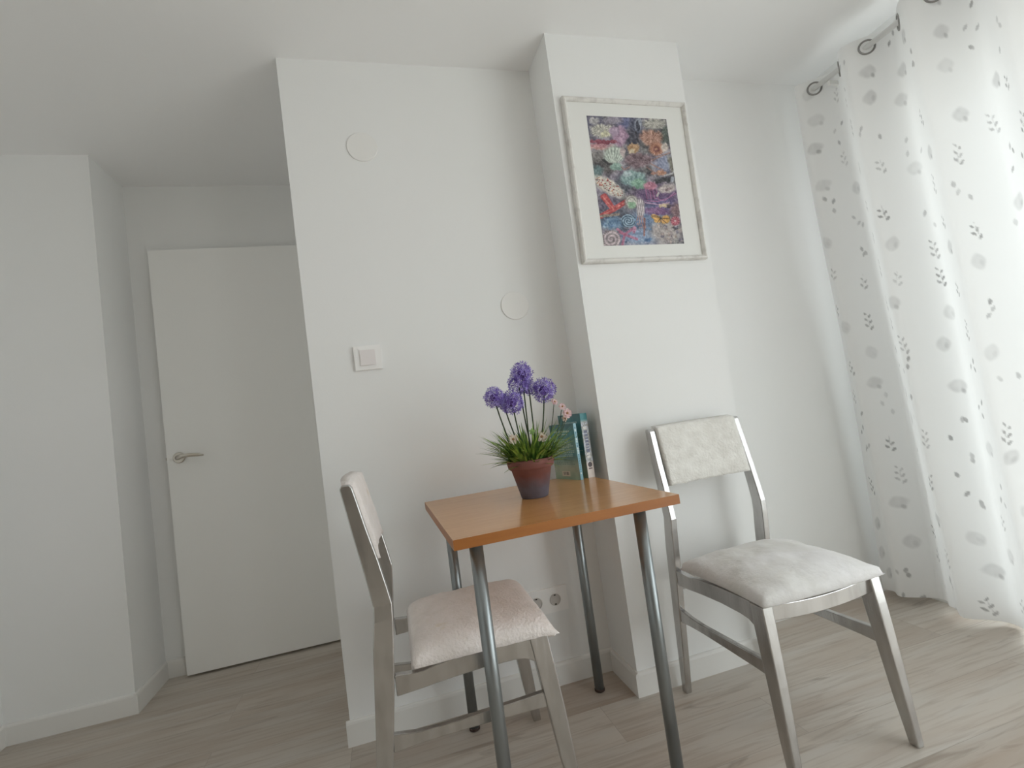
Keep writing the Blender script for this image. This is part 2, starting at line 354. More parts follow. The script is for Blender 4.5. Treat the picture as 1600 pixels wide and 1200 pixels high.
def sea_print():
    Hh, Ww = 348, 236
    U, V = np.meshgrid((np.arange(Ww)+.5)/Ww, (np.arange(Hh)+.5)/Hh)
    X = 90 + 140*V + 625*U; Y = 100 + 1015*V + (12-37*V)*U            # pixel frame the shapes were measured in
    n1, n2, n3, n4 = (vnoise(Hh, Ww, c, s) for c, s in ((8, 1), (18, 2), (40, 3), (80, 4)))
    base = np.array([118, 112, 124])/255.
    img = np.ones((Hh, Ww, 3))*base
    img += ((n1-.5)*.28)[..., None]*np.array([1, .8, 1.1]) + ((n2-.5)*.34)[..., None]*np.array([1, 1, .9])
    wx, wy = (n2-.5)*26, (n3-.5)*22
    def el(cx, cy, rx, ry, col, rot=0, soft=.18, k=1, warp=1):
        nonlocal img
        a = math.radians(rot); dx, dy = X+wx*warp-cx, Y+wy*warp-cy
        p = (dx*math.cos(a)+dy*math.sin(a))/rx; q = (-dx*math.sin(a)+dy*math.cos(a))/ry
        d = np.sqrt(p*p+q*q); m = np.clip((1+soft-d)/(2*soft), 0, 1)*k
        c = np.array(col)/255.; img = img*(1-m[..., None])+c*m[..., None]
        return m, np.arctan2(q, p), d
    def rays(m, th, d, nn, amt, ph=0):
        nonlocal img; img += (m*np.sin(th*nn+ph)*amt)[..., None]
    def ln(pts, wd, col, k=1):
        nonlocal img
        D = np.full(X.shape, 1e9)
        for (ax, ay), (bx, by) in zip(pts[:-1], pts[1:]):
            dx, dy = bx-ax, by-ay; t = np.clip(((X-ax)*dx+(Y-ay)*dy)/(dx*dx+dy*dy), 0, 1)
            D = np.minimum(D, np.hypot(X-ax-t*dx, Y-ay-t*dy))
        m = np.clip((wd-D)/3+.5, 0, 1)*k; img = img*(1-m[..., None])+np.array(col)/255.*m[..., None]
    # dark ground patches
    for a in ((150, 180, 80, 90, (92, 90, 118)), (385, 150, 75, 50, (88, 94, 145)), (300, 130, 60, 30, (150, 140, 160)),
              (480, 190, 60, 100, (62, 66, 92)), (440, 270, 50, 70, (58, 58, 76)), (700, 240, 40, 80, (66, 78, 72)), (180, 430, 70, 60, (132, 126, 124)),
              (230, 500, 110, 60, (78, 72, 74)), (170, 540, 40, 50, (88, 120, 124)), (370, 640, 60, 80, (60, 66, 82)), (700, 460, 80, 70, (138, 146, 182)),
              (760, 470, 30, 80, (120, 116, 100)), (640, 720, 190, 90, (92, 62, 112)), (700, 800, 140, 60, (92, 80, 138)), (250, 800, 90, 70, (96, 84, 112)),
              (330, 880, 130, 60, (70, 76, 96)), (560, 900, 110, 100, (92, 122, 168)), (290, 940, 90, 50, (86, 128, 172)), (500, 1040, 170, 60, (132, 158, 200)),
              (700, 1000, 120, 90, (176, 164, 162)), (640, 840, 110, 30, (120, 70, 130)), (790, 830, 40, 60, (130, 92, 100))): el(*a, soft=.35)
    m, th, d = el(205, 220, 95, 55, (186, 182, 168)); rays(m, th, d, 22, .12)
    el(150, 140, 35, 30, (180, 176, 180)); el(230, 240, 30, 25, (215, 210, 170))
    el(345, 255, 62, 85, (178, 134, 168)); el(300, 220, 40, 40, (170, 140, 172))
    el(215, 305, 110, 16, (146, 52, 74)); el(205, 340, 95, 20, (196, 126, 134)); el(200, 360, 80, 12, (214, 150, 140), k=.7)
    m, th, d = el(620, 150, 95, 42, (172, 168, 158)); rays(m, th, d, 9, .08)
    el(495, 160, 28, 55, (150, 158, 178), soft=.3); el(490, 170, 14, 40, (42, 46, 66)); ln([(470, 220), (490, 300)], 5, (30, 30, 44))
    m, th, d = el(590, 265, 92, 62, (186, 130, 108)); rays(m, th, d, 16, .1)
    el(450, 352, 48, 40, (192, 142, 92)); el(440, 375, 22, 28, (222, 200, 160))
    m, th, d = el(635, 350, 62, 55, (192, 122, 92), warp=.4); rays(m, th, d, 20, .07); el(632, 352, 28, 24, (142, 70, 62), warp=.3); el(632, 352, 10, 9, (210, 150, 110), warp=0)
    el(705, 345, 28, 34, (206, 190, 178))
    m, th, d = el(300, 405, 78, 72, (184, 198, 184), warp=.5); rays(m, np.arctan2(Y-500, X-300), d, 34, .11); el(365, 385, 18, 45, (198, 176, 176))
    ln([(222, 450), (262, 480), (300, 485)], 9, (36, 34, 38)); el(320, 500, 50, 30, (140, 178, 164))
    m, th, d = el(492, 445, 112, 58, (124, 94, 104)); rays(m, th, d, 7, .05)
    for a in (((600, 440), (690, 400), (740, 380)), ((420, 500), (380, 520), (360, 500)), ((560, 500), (620, 540), (700, 560)), ((590, 470), (650, 500), (690, 520))): ln(a, 6, (160, 118, 112), .9)
    el(672, 540, 36, 20, (206, 140, 108)); el(610, 545, 30, 12, (170, 110, 90))
    m, th, d = el(450, 590, 100, 62, (124, 162, 162)); rays(m, np.arctan2(Y-700, X-430), d, 26, .06); el(500, 630, 62, 40, (112, 164, 136)); el(400, 560, 36, 18, (176, 200, 204))
    el(700, 596, 88, 22, (44, 46, 56), rot=-8); ln([(700, 560), (760, 545), (775, 530)], 7, (170, 170, 176)); el(762, 590, 18, 30, (150, 156, 172))
    m, th, d = el(265, 655, 138, 52, (216, 206, 192), rot=33, warp=.4)
    r2_ = np.random.default_rng(11)
    for _ in range(60):
        a, b = r2_.uniform(-.9, .9), r2_.uniform(-.8, .8)
        if a*a+b*b < .8:
            cx = 265+a*138*.84-b*52*.54; cy = 655+a*138*.54+b*52*.84
            el(cx, cy, r2_.uniform(4, 8), r2_.uniform(3, 6), random.choice(((176, 62, 58), (150, 60, 60), (108, 96, 92), (196, 120, 80))), warp=.2)
    el(588, 645, 52, 34, (196, 112, 140), warp=.4)
    for i in range(7): ln([(548+i*14, 670), (552+i*14+5*math.sin(i), 700), (560+i*15, 745)], 3.5, ((150, 60, 120), (96, 40, 92))[i % 2])
    ln([(560, 760), (640, 765), (720, 740), (790, 700)], 4, (170, 90, 150)); ln([(545, 775), (650, 790), (740, 770)], 3.5, (200, 150, 190)); ln([(620, 740), (700, 760), (780, 690)], 3, (178, 110, 166))
    m, th, d = el(718, 662, 76, 38, (196, 180, 178), rot=-8, warp=.7); rays(m, th, d, 6, .06); el(730, 668, 34, 12, (150, 124, 128), rot=-12); ln([(650, 700), (640, 720)], 8, (200, 186, 186))
    for a in (((300, 832), (232, 728)), ((300, 832), (392, 772)), ((300, 832), (206, 886)), ((300, 832), (350, 800)), ((300, 832), (220, 735))): ln(a, 19, (206, 62, 66)); ln(a, 5, (232, 112, 100))
    ln([(206, 886), (340, 870)], 10, (150, 130, 116))
    el(436, 770, 54, 52, (150, 138, 134), warp=.2); el(440, 768, 42, 40, (208, 208, 196), warp=.2); ln([(412, 790), (404, 762), (424, 738), (456, 740), (468, 764)], 3, (130, 120, 118)); el(438, 800, 24, 26, (120, 168, 128))
    m, th, d = el(507, 815, 34, 76, (188, 176, 182), warp=.4); img += (m*np.sin((X-.15*Y)*.42)*.14)[..., None]
    for i in range(4): ln([(490+i*12, 880), (480+i*18, 930), (500+i*16, 970)], 4, (176, 130, 130))
    el(700, 795, 44, 12, (214, 186, 140), rot=-10); el(740, 800, 26, 10, (60, 40, 60))
    for cx, cy, rx, ry, ro in ((628, 890, 38, 20, 25), (640, 915, 26, 18, 0), (705, 905, 38, 30, -25)): el(cx, cy, rx, ry, (236, 166, 62), rot=ro, warp=.3)
    for a in (((665, 890), (600, 885)), ((665, 895), (640, 930)), ((665, 895), (735, 900)), ((665, 895), (715, 935)), ((662, 875), (672, 930)), ((592, 872), (665, 885)), ((735, 880), (745, 915))): ln(a, 2.2, (60, 40, 34))
    m, th, d = el(784, 915, 38, 36, (186, 72, 92), warp=.3); rays(m, th, d, 11, .14); el(788, 915, 14, 12, (226, 196, 196)); el(790, 970, 34, 16, (40, 38, 52)); el(795, 962, 14, 8, (222, 222, 230))
    d_ = np.hypot((X-415)/56, (Y-920)/50); mk = d_ < 1.05; img[mk] = (np.array([96, 128, 156])/255.+(np.sin(d_*19+2*np.arctan2(Y-920, X-415))*.2)[..., None])[mk]
    for i in range(26): el(r2_.uniform(230, 600), r2_.uniform(900, 1080), r2_.uniform(8, 22), r2_.uniform(6, 14), random.choice(((74, 120, 178), (110, 160, 214), (60, 84, 130), (150, 186, 214))), k=.8)
    for a in (((385, 1025), (330, 985)), ((385, 1025), (440, 985)), ((385, 1025), (480, 1060)), ((385, 1025), (370, 1100)), ((385, 1025), (350, 1010))): ln(a, 10, (190, 92, 132), .85)
    ln([(540, 900), (536, 1030)], 7, (146, 88, 84)); el(460, 985, 26, 22, (196, 120, 160))
    for i in range(36): el(r2_.uniform(610, 840), r2_.uniform(950, 1085), r2_.uniform(6, 20), r2_.uniform(5, 14), random.choice(((198, 186, 178), (150, 136, 140), (90, 84, 110), (176, 150, 140))), k=.8)
    cx, cy = 284, 1062; d_ = np.hypot((X-cx)/70, (Y-cy)/70); th = np.arctan2(Y-cy, X-cx); mk = d_ < 1
    sp_ = .5+.5*np.sin(2*PI*(d_*2.6)-th); col = np.array([212, 188, 196])/255.*(.62+.38*sp_)[..., None]; col += (np.sin(th*24)*.05)[..., None]; img[mk] = col[mk]
    img += ((n3-.5)*.22)[..., None]*np.array([1, .95, .9]) + ((n4-.5)*.20)[..., None]
    g = img.mean(-1, keepdims=True); img = g+(img-g)*.80
    return np.clip(img*.84+.10, 0, 1)

pic = tag(empty('framed_picture', (1.2345, -DC-.001, 1.8185)), 'framed print of shells, starfish and sea creatures in a white frame on the wall', 'picture')
pic.rotation_euler = (0, math.radians(.9), 0)
FRM = mat('distressed_white_frame', lin(226, 224, 220), .5, bump=((1, 1, 1), 60, .3, .002), var=((1, 1, 1), 30, lin(196, 192, 188), .5, .75))
PW, PH, FWd, FD = .517, .627, .0165, .022
bm = bmesh.new()
prof = [(0, 0), (0, .014), (.003, .020), (.008, .022), (.012, .019), (FWd, .014), (FWd, .008), (FWd, 0)]
cor = [(-1, -1), (1, -1), (1, 1), (-1, 1)]
rings = []
for sx, sz in cor + cor[:1]: rings.append([(sx*(PW/2-a), -d, sz*(PH/2-a)) for a, d in prof])
R = [[bm.verts.new(p) for p in r] for r in rings[:4]]; n = len(prof)
for i in range(4):
    a, b = R[i], R[(i+1) % 4]
    for k in range(n):
        j = (k+1) % n; bm.faces.new((a[k], a[j], b[j], b[k]))
bmesh.ops.recalc_face_normals(bm, faces=bm.faces)
newobj('picture_frame', bm, FRM, pic)
newobj('mat_board', box(-PW/2+FWd-.002, PW/2-FWd+.002, -.0085, -.004, -PH/2+FWd-.002, PH/2-FWd+.002), mat('white_mat_board', lin(233, 233, 230), .6), pic)
newobj('backing_board', box(-PW/2+.004, PW/2-.004, -.004, -.0005, -PH/2+.004, PH/2-.004), mat('brown_hardboard', lin(130, 100, 70), .8), pic)
pr_ = raster_plane('print', sea_print(), .336, .496, pic, .45, (.0012, -.0089, -.002))

# ------------------------------------------------------------------ table
tb = tag(empty('table', (.6265, -.362, 0), math.radians(1.2)), 'small square honey wood table on grey tubular legs beside the two chairs', 'table')
TW, TL, TZ = .59, .625, .75
top = newobj('tabletop', box(-TW/2, TW/2, -TL/2, TL/2, TZ-.024, TZ, b=.0015), WOOD, tb)
top.data.materials.append(EDGE)
for p in top.data.polygons:
    if abs(p.normal.z) < .5: p.material_index = 1
ca, sa = math.cos(math.radians(-1.2)), math.sin(math.radians(-1.2))
for X, Y in ((.393, -.112), (.846, -.108), (.397, -.620), (.843, -.603)):
    dx, dy = X-.6265, Y+.362; lx, ly = dx*ca-dy*sa, dx*sa+dy*ca
    lg = newobj('leg', tube([(lx, ly, .010), (lx, ly, TZ-.024)], .0165, 28), LEG, tb, smooth=False)
    for p in lg.data.polygons: p.use_smooth = abs(p.normal.z) < .5
    newobj('foot_cap', lathe([(.0, 0), (.014, 0), (.0178, .003), (.0178, .010), (.0165, .0115), (0, .0115)], 28, center=(lx, ly, 0)), BLACKM, lg)
    newobj('mounting_plate', box(lx-.024, lx+.024, ly-.024, ly+.024, TZ-.028, TZ-.024), LEG, lg)

# ------------------------------------------------------------------ chairs
def bar(st, b=.003):
    """st: stations of (centre-or-corner rings) four corner points each"""
    bm = loft(st); bev(bm, b, 2, 25); return bm

def make_chair(loc, rz, cush_mat, pad_mat, puff, label):
    ch = tag(empty('chair', loc, rz), label, 'chair', 'silver painted chairs at the table')
    t = .022
    # rear posts: z, front y, back y, outer x
    rear = [(0, -.071, -.096, .188), (.13, -.053, -.087, .189), (.27, -.034, -.075, .191), (.40, -.017, -.064, .192), (.50, -.007, -.056, .1925),
            (.56, -.002, -.048, .192), (.596, 0, -.045, .190), (.64, -.008, -.051, .1895), (.70, -.020, -.061, .188), (.78, -.039, -.075, .187), (.85, -.054, -.086, .185), (.886, -.062, -.092, .184), (.894, -.068, -.088, .184)]
    for s in (1, -1):
        st = [[(s*x, yf, z), (s*(x-t), yf, z), (s*(x-t), yb, z), (s*x, yb, z)] for z, yf, yb, x in rear]
        newobj('rear_post', bar(st, .0025), SILV, ch)
    # front legs
    front = [(0, .412, .386, .204, .021), (.12, .404, .367, .2017, .025), (.25, .394, .351, .199, .029), (.37, .382, .335, .197, .032), (.439, .374, .326, .1955, .033)]
    for s in (1, -1):
        st = [[(s*x, yf, z), (s*(x-tt), yf, z), (s*(x-tt), yb, z), (s*x, yb, z)] for z, yf, yb, x, tt in front]
        newobj('front_leg', bar(st, .003), SILV, ch)
    # side rails of the seat
    rail = [(-.014, .428, .379), (.02, .4245, .381), (.05, .424, .383), (.08, .429, .386), (.12, .434, .389), (.2, .438, .393), (.28, .440, .392), (.31, .440, .388), (.336, .4395, .374)]
    for s in (1, -1):
        st = [[(s*.1915, y, zt), (s*.1715, y, zt), (s*.1715, y, zb), (s*.1915, y, zb)] for y, zt, zb in rail]
        newobj('side_rail', bar(st, .0025), SILV, ch)
    st = []
    for k in range(9):
        x = -.168+.336*k/8; q = 1-(x/.168)**2
        st.append([(x, .366+.012*q, .437-.006*q), (x, .346+.012*q, .437-.006*q), (x, .346+.012*q, .399-.004*q), (x, .366+.012*q, .396-.004*q)])
    newobj('front_rail', bar(st, .002), SILV, ch)
    newobj('rear_rail', bar([[(x, -.020, .405), (x, -.040, .405), (x, -.045, .358), (x, -.025, .358)] for x in (-.172, 0, .172)], .002), SILV, ch)
    for s in (1, -1):
        st = []
        for y, zt, zb in ((-.036, .294, .252), (-.02, .292, .2525), (.02, .286, .256), (.08, .284, .258), (.2, .288, .258), (.30, .292, .257), (.352, .295, .255)):
            st.append([(s*.188, y, zt), (s*.172, y, zt), (s*.172, y, zb), (s*.188, y, zb)])
        newobj('stretcher', bar(st, .003), SILV, ch)
    # seat cushion: pillow between two grids
    N = 44; bm = bmesh.new(); g = {}
    x1 = .203 if puff else .200
    for side in (1, -1):
        for i in range(N+1):
            for j in range(N+1):
                a, b = -1+2*i/N, -1+2*j/N
                # rounded outline, slightly pinched sides leaving pointed corners
                if puff:
                    X = a*x1*(1-.045*(1-b*b)); Y = .208+b*.180*(1+.05*(1-a*a)*(1 if b > 0 else .3))
                    e = (1-abs(a)**2.6)*(1-abs(b)**2.6); zt = .452+.056*max(e, 0)**.5+.004*abs(a*b)
                    zb = .4405
                else:
                    X = a*x1*(1-.02*(1-b*b)); Y = .212+b*.185
                    e = (1-abs(a)**6)*(1-abs(b)**6); zt = .440+.044*max(e, 0)**.42+.010*(1-a*a)*(1-b*b)
                    zb = .440 if b > -.7 else .4405
                    if abs(a) > .93 or abs(b) > .95: zb -= .010
                    tip = max(a-.8, 0)*max(b-.8, 0)*25; X += .006*tip; Y += .008*tip; zt -= .016*tip; zb -= .006*tip
                nn = noise.noise(Vector((X*14, Y*14, 3+puff*5)))*(.006 if puff else .0035) + noise.noise(Vector((X*45, Y*45, 8)))*.0015
                edge = i in (0, N) or j in (0, N)
                if puff:
                    z = (zt + nn) if side == 1 else zb - .001
                    if edge: z = .4465+.003*noise.noise(Vector((X*30, Y*30, 1)))
                else:
                    z = (zt+nn) if side == 1 else zb
                    if edge: z = .436+.004*noise.noise(Vector((X*40, Y*40, 2)))
                if side == -1 and edge: g[side, i, j] = g[1, i, j]
                else: g[side, i, j] = bm.verts.new((X, Y, z))
    for side in (1, -1):
        for i in range(N):
            for j in range(N):
                f = [g[side, i, j], g[side, i+1, j], g[side, i+1, j+1], g[side, i, j+1]]
                bm.faces.new(f if side == 1 else f[::-1])
    newobj('seat_cushion', bm, cush_mat, ch, smooth=True)
    # backrest pad: a curved slab with fabric folded round it
    NX, NZ = 34, 26; bm = bmesh.new(); rings = []
    for j in range(NX+1):
        x = -.159+.318*j/NX; ring = []
        e = 1-(abs(x)/.159)**8; bow = .010*(1-(x/.159)**2)
        def line(z): return -(z-.596)*.2148
        zs = [.702+(.897-.702)*k/NZ for k in range(NZ+1)]
        for k, z in enumerate(zs):
            q = (k/NZ)*2-1; th = .012+.006*(1-abs(q)**4)*max(e, 0)
            nn = noise.noise(Vector((x*30, z*30, 5)))*.002
            ring.append((x, line(z)+th-bow+nn-.004, z+.004*(1-abs(q))+(.003*noise.noise(Vector((x*35, q, 9))) if abs(q) > .9 else 0)))
        for k, z in list(enumerate(zs))[::-1]:
            q = (k/NZ)*2-1
            ring.append((x, line(z)-.024-.006*(1-abs(q)**4)-bow, z+(.006 if k == NZ else 0)-(.004 if k == 0 else 0)))
        rings.append(ring)
    newobj('backrest_pad', loft(rings), pad_mat, ch, smooth=True)
    return ch

make_chair((.1923, -.3442, 0), -1.5861, FUR_L, FUR_L, False, 'silver chair with cream plush seat, seen side-on, tucked under the table at left')
make_chair((1.2802, -.3366, 0), PI+.004, SMOOTH_R, FUR_R, True, 'silver chair with plump grey seat cushion, facing forward between table and curtain')

# ------------------------------------------------------------------ curtain, rod
CY0, CY1 = -.122, -1.12; CTOP, CBOT = 2.285, .028
def curtain():
    NS, NZ = 520, 470
    k = np.linspace(0, 1, NS+1)
    t = np.linspace(0, 1, NZ+1)[:, None]                     # 0 top 1 bottom
    ytop, ybot = CY0+(CY1-CY0)*k, (CY0+.085)+(CY1-.02-CY0-.085)*k
    Y = ytop[None]*(1-t)+ybot[None]*t
    Z = CTOP+(CBOT-CTOP)*t + 0*Y
    ph = 2*PI*(Y+.36)/.243
    A = .047+.016*t
    endd = np.clip((-.02-.05*(1-t)-Y)/.20, 0, 1); endd = 1-(1-endd)*t
    shape = np.cos(ph)+.22*np.cos(2*ph+.6+1.2*t)*t+.10*np.cos(3*ph+2*t)*t
    X = (2.200+.062*t) - A*shape*endd
    X += .010*np.sin(Y*9+t*5)*t + .006*np.sin(Y*23+t*3.1)*t
    X = np.minimum(X, 2.342)
    Z = Z + (.010*np.cos(ph)+.006*np.sin(Y*17))*t**6 - .004*np.sin(Y*7)*(t**8)
    Z = np.maximum(Z, .006)
    # cloth coordinates: arc length in metres down the middle
    mid = NZ//2; s = np.concatenate([[0], np.cumsum(np.hypot(np.diff(X[mid]), np.diff(Y[mid])))])
    SS = s[None]+0*Z; TT = (t*(CTOP-CBOT))+0*SS
    m = np.zeros_like(Z); r = np.random.default_rng(21)
    def leaf(cs, ct, rs, rt_, ang, k_, soft=.25):
        sel = (np.abs(SS-cs) < .06) & (np.abs(TT-ct) < .06)
        if not sel.any(): return
        a = math.radians(ang); dx, dy = SS[sel]-cs, TT[sel]-ct
        p = (dx*math.cos(a)+dy*math.sin(a)); q = (-dx*math.sin(a)+dy*math.cos(a))
        d = np.sqrt((p/rs)**2+(q/(rt_*np.clip(1-.5*(p/rs)**2, .3, 1)))**2)
        m[sel] = np.maximum(m[sel], np.clip((1-d)/soft, 0, 1)*k_)
    W = s[-1]; step = .125
    cols_ = int(W/step)+1
    for c in range(cols_):
        for q in range(17):
            cs = (c+.3+r.uniform(-.22, .22))*step; ct = .05+(q+(.5 if c % 2 else 0)+r.uniform(-.25, .25))*.135
            kind = r.integers(0, 5); st = r.uniform(.4, 1)
            if kind in (0, 1):                              # upright sprig: paired leaves on a stalk
                tl = r.uniform(-12, 12); nl = r.integers(4, 7)
                for z in range(nl):
                    sd = -1 if z % 2 else 1; w_ = 1-.35*z/nl
                    leaf(cs+sd*.0085*w_+math.sin(math.radians(tl))*z*.012, ct+.032-z*.0125, .0115*w_, .0052*w_, 90+sd*38+tl, st*r.uniform(.7, 1))
                leaf(cs, ct+.005, .034, .0013, 90+tl, .35*st)
            elif kind == 2:                                 # broad faded leaf, one half darker
                a_ = r.uniform(50, 130)
                leaf(cs, ct, .034, .024, a_, .22*st+.05, .3); leaf(cs+.008, ct+.006, .024, .013, a_, .50*st, .7)
            elif kind == 3:                                 # blurred patch with a sprig over it
                leaf(cs, ct, .030, .032, r.uniform(70, 110), .20*st+.06, .35)
                leaf(cs+.012, ct+.018, .015, .010, 70, .6*st, .6)
            else:                                           # two or three drifting leaves
                for z in range(3): leaf(cs+r.uniform(-.035, .035), ct+r.uniform(-.05, .05), .013, .0065, r.uniform(50, 130), st*r.uniform(.5, 1))
    weave = vnoise(NZ+1, NS+1, 120, 31); m = 1.25*m*(.75+.5*weave); m = np.clip(m, 0, 1)
    P = np.stack([X, Y, Z], -1).reshape(-1, 3)
    idx = np.arange((NZ+1)*(NS+1)).reshape(NZ+1, NS+1)
    f = np.stack([idx[:-1, :-1], idx[1:, :-1], idx[1:, 1:], idx[:-1, 1:]], -1).reshape(-1, 4)
    me = bpy.data.meshes.new('curtain'); me.vertices.add(len(P)); me.vertices.foreach_set('co', P.ravel())
    me.loops.add(f.size); me.loops.foreach_set('vertex_index', f.ravel())
    me.polygons.add(len(f)); me.polygons.foreach_set('loop_start', np.arange(0, f.size, 4)); me.polygons.foreach_set('loop_total', np.full(len(f), 4))
    me.update(calc_edges=True)
    at = me.color_attributes.new('leaf', 'FLOAT_COLOR', 'POINT'); c = np.repeat(m.reshape(-1, 1), 4, 1); c[:, 3] = 1
    at.data.foreach_set('color', c.ravel().astype(np.float32))
    for p in me.polygons: p.use_smooth = True
    ob = bpy.data.objects.new('curtain', me); C.objects.link(ob)
    mt = bpy.data.materials.new('white_sheer_voile'); mt.use_nodes = True; n = mt.node_tree.nodes; l = mt.node_tree.links
    n.remove(n['Principled BSDF'])
    a = n.new('ShaderNodeAttribute'); a.attribute_name = 'leaf'
    df = n.new('ShaderNodeBsdfDiffuse'); ts = n.new('ShaderNodeBsdfTranslucent'); tp = n.new('ShaderNodeBsdfTransparent')
    gl = n.new('ShaderNodeBsdfGlossy'); gl.inputs['Roughness'].default_value = .45; gl.inputs['Color'].default_value = (.8, .8, .8, 1)
    def colmix(c1, c2):
        x = n.new('ShaderNodeMix'); x.data_type = 'RGBA'; l.new(a.outputs['Fac'], x.inputs[0]); x.inputs[6].default_value = c1; x.inputs[7].default_value = c2; return x.outputs[2]
    l.new(colmix(lin(247, 247, 247), lin(178, 178, 178)), df.inputs[0]); l.new(colmix(lin(242, 243, 242), lin(128, 128, 128)), ts.inputs[0])
    m1 = n.new('ShaderNodeMixShader'); m1.inputs[0].default_value = CURT_TRANS; l.new(df.outputs[0], m1.inputs[1]); l.new(ts.outputs[0], m1.inputs[2])
    m2 = n.new('ShaderNodeMixShader')
    mr = n.new('ShaderNodeMapRange'); mr.inputs[3].default_value = CURT_SEE; mr.inputs[4].default_value = .02; l.new(a.outputs['Fac'], mr.inputs[0]); l.new(mr.outputs[0], m2.inputs[0])
    l.new(m1.outputs[0], m2.inputs[1]); l.new(tp.outputs[0], m2.inputs[2])
    m3 = n.new('ShaderNodeMixShader'); mr2 = n.new('ShaderNodeMath'); mr2.operation = 'MULTIPLY'; mr2.inputs[1].default_value = .10; l.new(a.outputs['Fac'], mr2.inputs[0]); l.new(mr2.outputs[0], m3.inputs[0])
    l.new(m2.outputs[0], m3.inputs[1]); l.new(gl.outputs[0], m3.inputs[2]); l.new(m3.outputs[0], n['Material Output'].inputs[0])
    me.materials.append(mt)
    return ob
CURT_TRANS, CURT_SEE = .20, .008
cur = curtain()
tag(cur, 'white sheer grommet curtain with silver leaf print hanging in folds from the rod', 'curtain')
GROM = mat('grey_metal_grommet', (.33, .32, .31, 1), .35, .8)
RODZ = 2.243
kk = []
y = -.36+.243/4
while y > CY1:
    kk.append(y); y -= .243/2
kk = [-.178]+[v for v in kk if v < -.2]
for i, y in enumerate(kk):
    # ring lies in the plane of the cloth, around the rod
    bm = bmesh.new(); n1_, n2_ = 28, 8; V = []
    s = math.sin(2*PI*(y+.36)/.243)
    slope = .047*2*PI/.243*s
    tng = Vector((slope, 1, 0)).normalized(); upv = Vector((0, 0, 1)); nn = tng.cross(upv)
    for a in range(n1_):
        A_ = 2*PI*a/n1_; d = tng*math.cos(A_)+upv*math.sin(A_); ring = []
        for b in range(n2_):
            B = 2*PI*b/n2_; ring.append(bm.verts.new(d*(.0265+.0038*math.cos(B))+nn*.0030*math.sin(B)))
        V.append(ring)
    for a in range(n1_):
        for b in range(n2_):
            bm.faces.new((V[a][b], V[(a+1) % n1_][b], V[(a+1) % n1_][(b+1) % n2_], V[a][(b+1) % n2_]))
    g_ = newobj('grommet', bm, GROM, cur, smooth=True, loc=(2.2-.047*math.cos(2*PI*(y+.36)/.243)*1.0, y, RODZ))
rod = tag(empty('curtain_rod', (2.2, 0, RODZ)), 'pale grey metal curtain rod near the ceiling threaded through the curtain grommets', 'curtain rod')
RODM = mat('pale_grey_metal_tube', lin(238, 238, 236), .3, .0)
newobj('rod_tube', tube([(0, -.15, 0), (0, -3.5, 0)], .0105, 20), RODM, rod, smooth=True)
newobj('finial', lathe([(0, -.02), (.014, -.018), (.017, -.008), (.017, .006), (.0125, .010)], 20, center=(0, 0, 0)), RODM, rod, loc=(0, -.15, 0)).rotation_euler = (-PI/2, 0, 0)
for y in (-.245, -3.1):
    bk = newobj('rod_bracket', box(.0, WX-2.2, y-.006, y+.006, -.030, -.0125), RODM, rod)

# ------------------------------------------------------------------ books
def book(loc, rz, wd, th, ht, back_img, spine_img, label):
    """local: back cover faces -X... width runs along -Y (spine at -Y end), thickness +X"""
    b = tag(empty('book', loc, rz), label, 'book', 'books standing on the table')
    CV = mat('teal_cover_card', lin(70, 128, 132), .35)
    PG = mat('cream_page_block', lin(226, 218, 200), .8, bump=((1, 1, 1), 300, .2, .001))
    bm = bmesh.new()
    box(0, .0012, -wd, 0, 0, ht, bm); box(th-.0012, th, -wd, 0, 0, ht, bm); box(.0012, th-.0012, -wd, -wd+.0012, 0, ht, bm)
    newobj('cover', bm, CV, b)
    newobj('pages', box(.0013, th-.0013, -wd+.0014, -.003, .0015, ht-.0015), PG, b)
    o = raster_plane('back_cover', back_img, wd, ht, b, .35, (-.0003, -wd/2, ht/2)); o.rotation_euler = (0, 0, -PI/2)
    o = raster_plane('spine', spine_img, th, ht, b, .35, (th/2, -wd-.0003, ht/2))
    return b
def cover_back(seed, rows=190, cols=126):
    V, U = np.meshgrid(np.linspace(0, 1, rows), np.linspace(0, 1, cols), indexing='ij')
    st = np.array([[0, 84, 124, 130], [.16, 78, 140, 146], [.4, 110, 152, 146], [.55, 88, 142, 148], [.66, 132, 160, 150], [.8, 168, 176, 156], [1, 150, 178, 158]])
    img = np.stack([np.interp(V, st[:, 0], st[:, c+1]) for c in range(3)], -1)/255.
    img += ((vnoise(rows, cols, 7, seed)-.5)*.12)[..., None]
    r = np.random.default_rng(seed)
    v = .27
    while v < .74:                                             # lines of blurb
        u = .12
        end = r.uniform(.7, .88)
        while u < end:
            wl = r.uniform(.02, .08); y0, y1 = int(v*rows), int(v*rows)+2
            img[y0:y1, int(u*cols):int((u+wl)*cols)] = np.array([196, 214, 206])/255. if v < .6 else np.array([92, 118, 112])/255.
            u += wl+.022
        v += .030
    for v0, h_, a, b_ in ((.12, 6, .18, .80), (.175, 4, .28, .70)):
        y0 = int(v0*rows); u = a
        while u < b_:
            wl = r.uniform(.02, .05); img[y0:y0+h_, int(u*cols):int((u+wl)*cols)] = np.array([190, 210, 208])/255.; u += wl+.014
    y0, y1, x0, x1 = int(.85*rows), int(.945*rows), int(.30*cols), int(.62*cols)
    img[y0:y1, x0:x1] = np.array([206, 200, 184])/255.
    for x in range(x0+5, x1-5):
        if r.random() < .6: img[y0+3:y1-5, x] = np.array([70, 62, 60])/255.
    return np.clip(img, 0, 1)
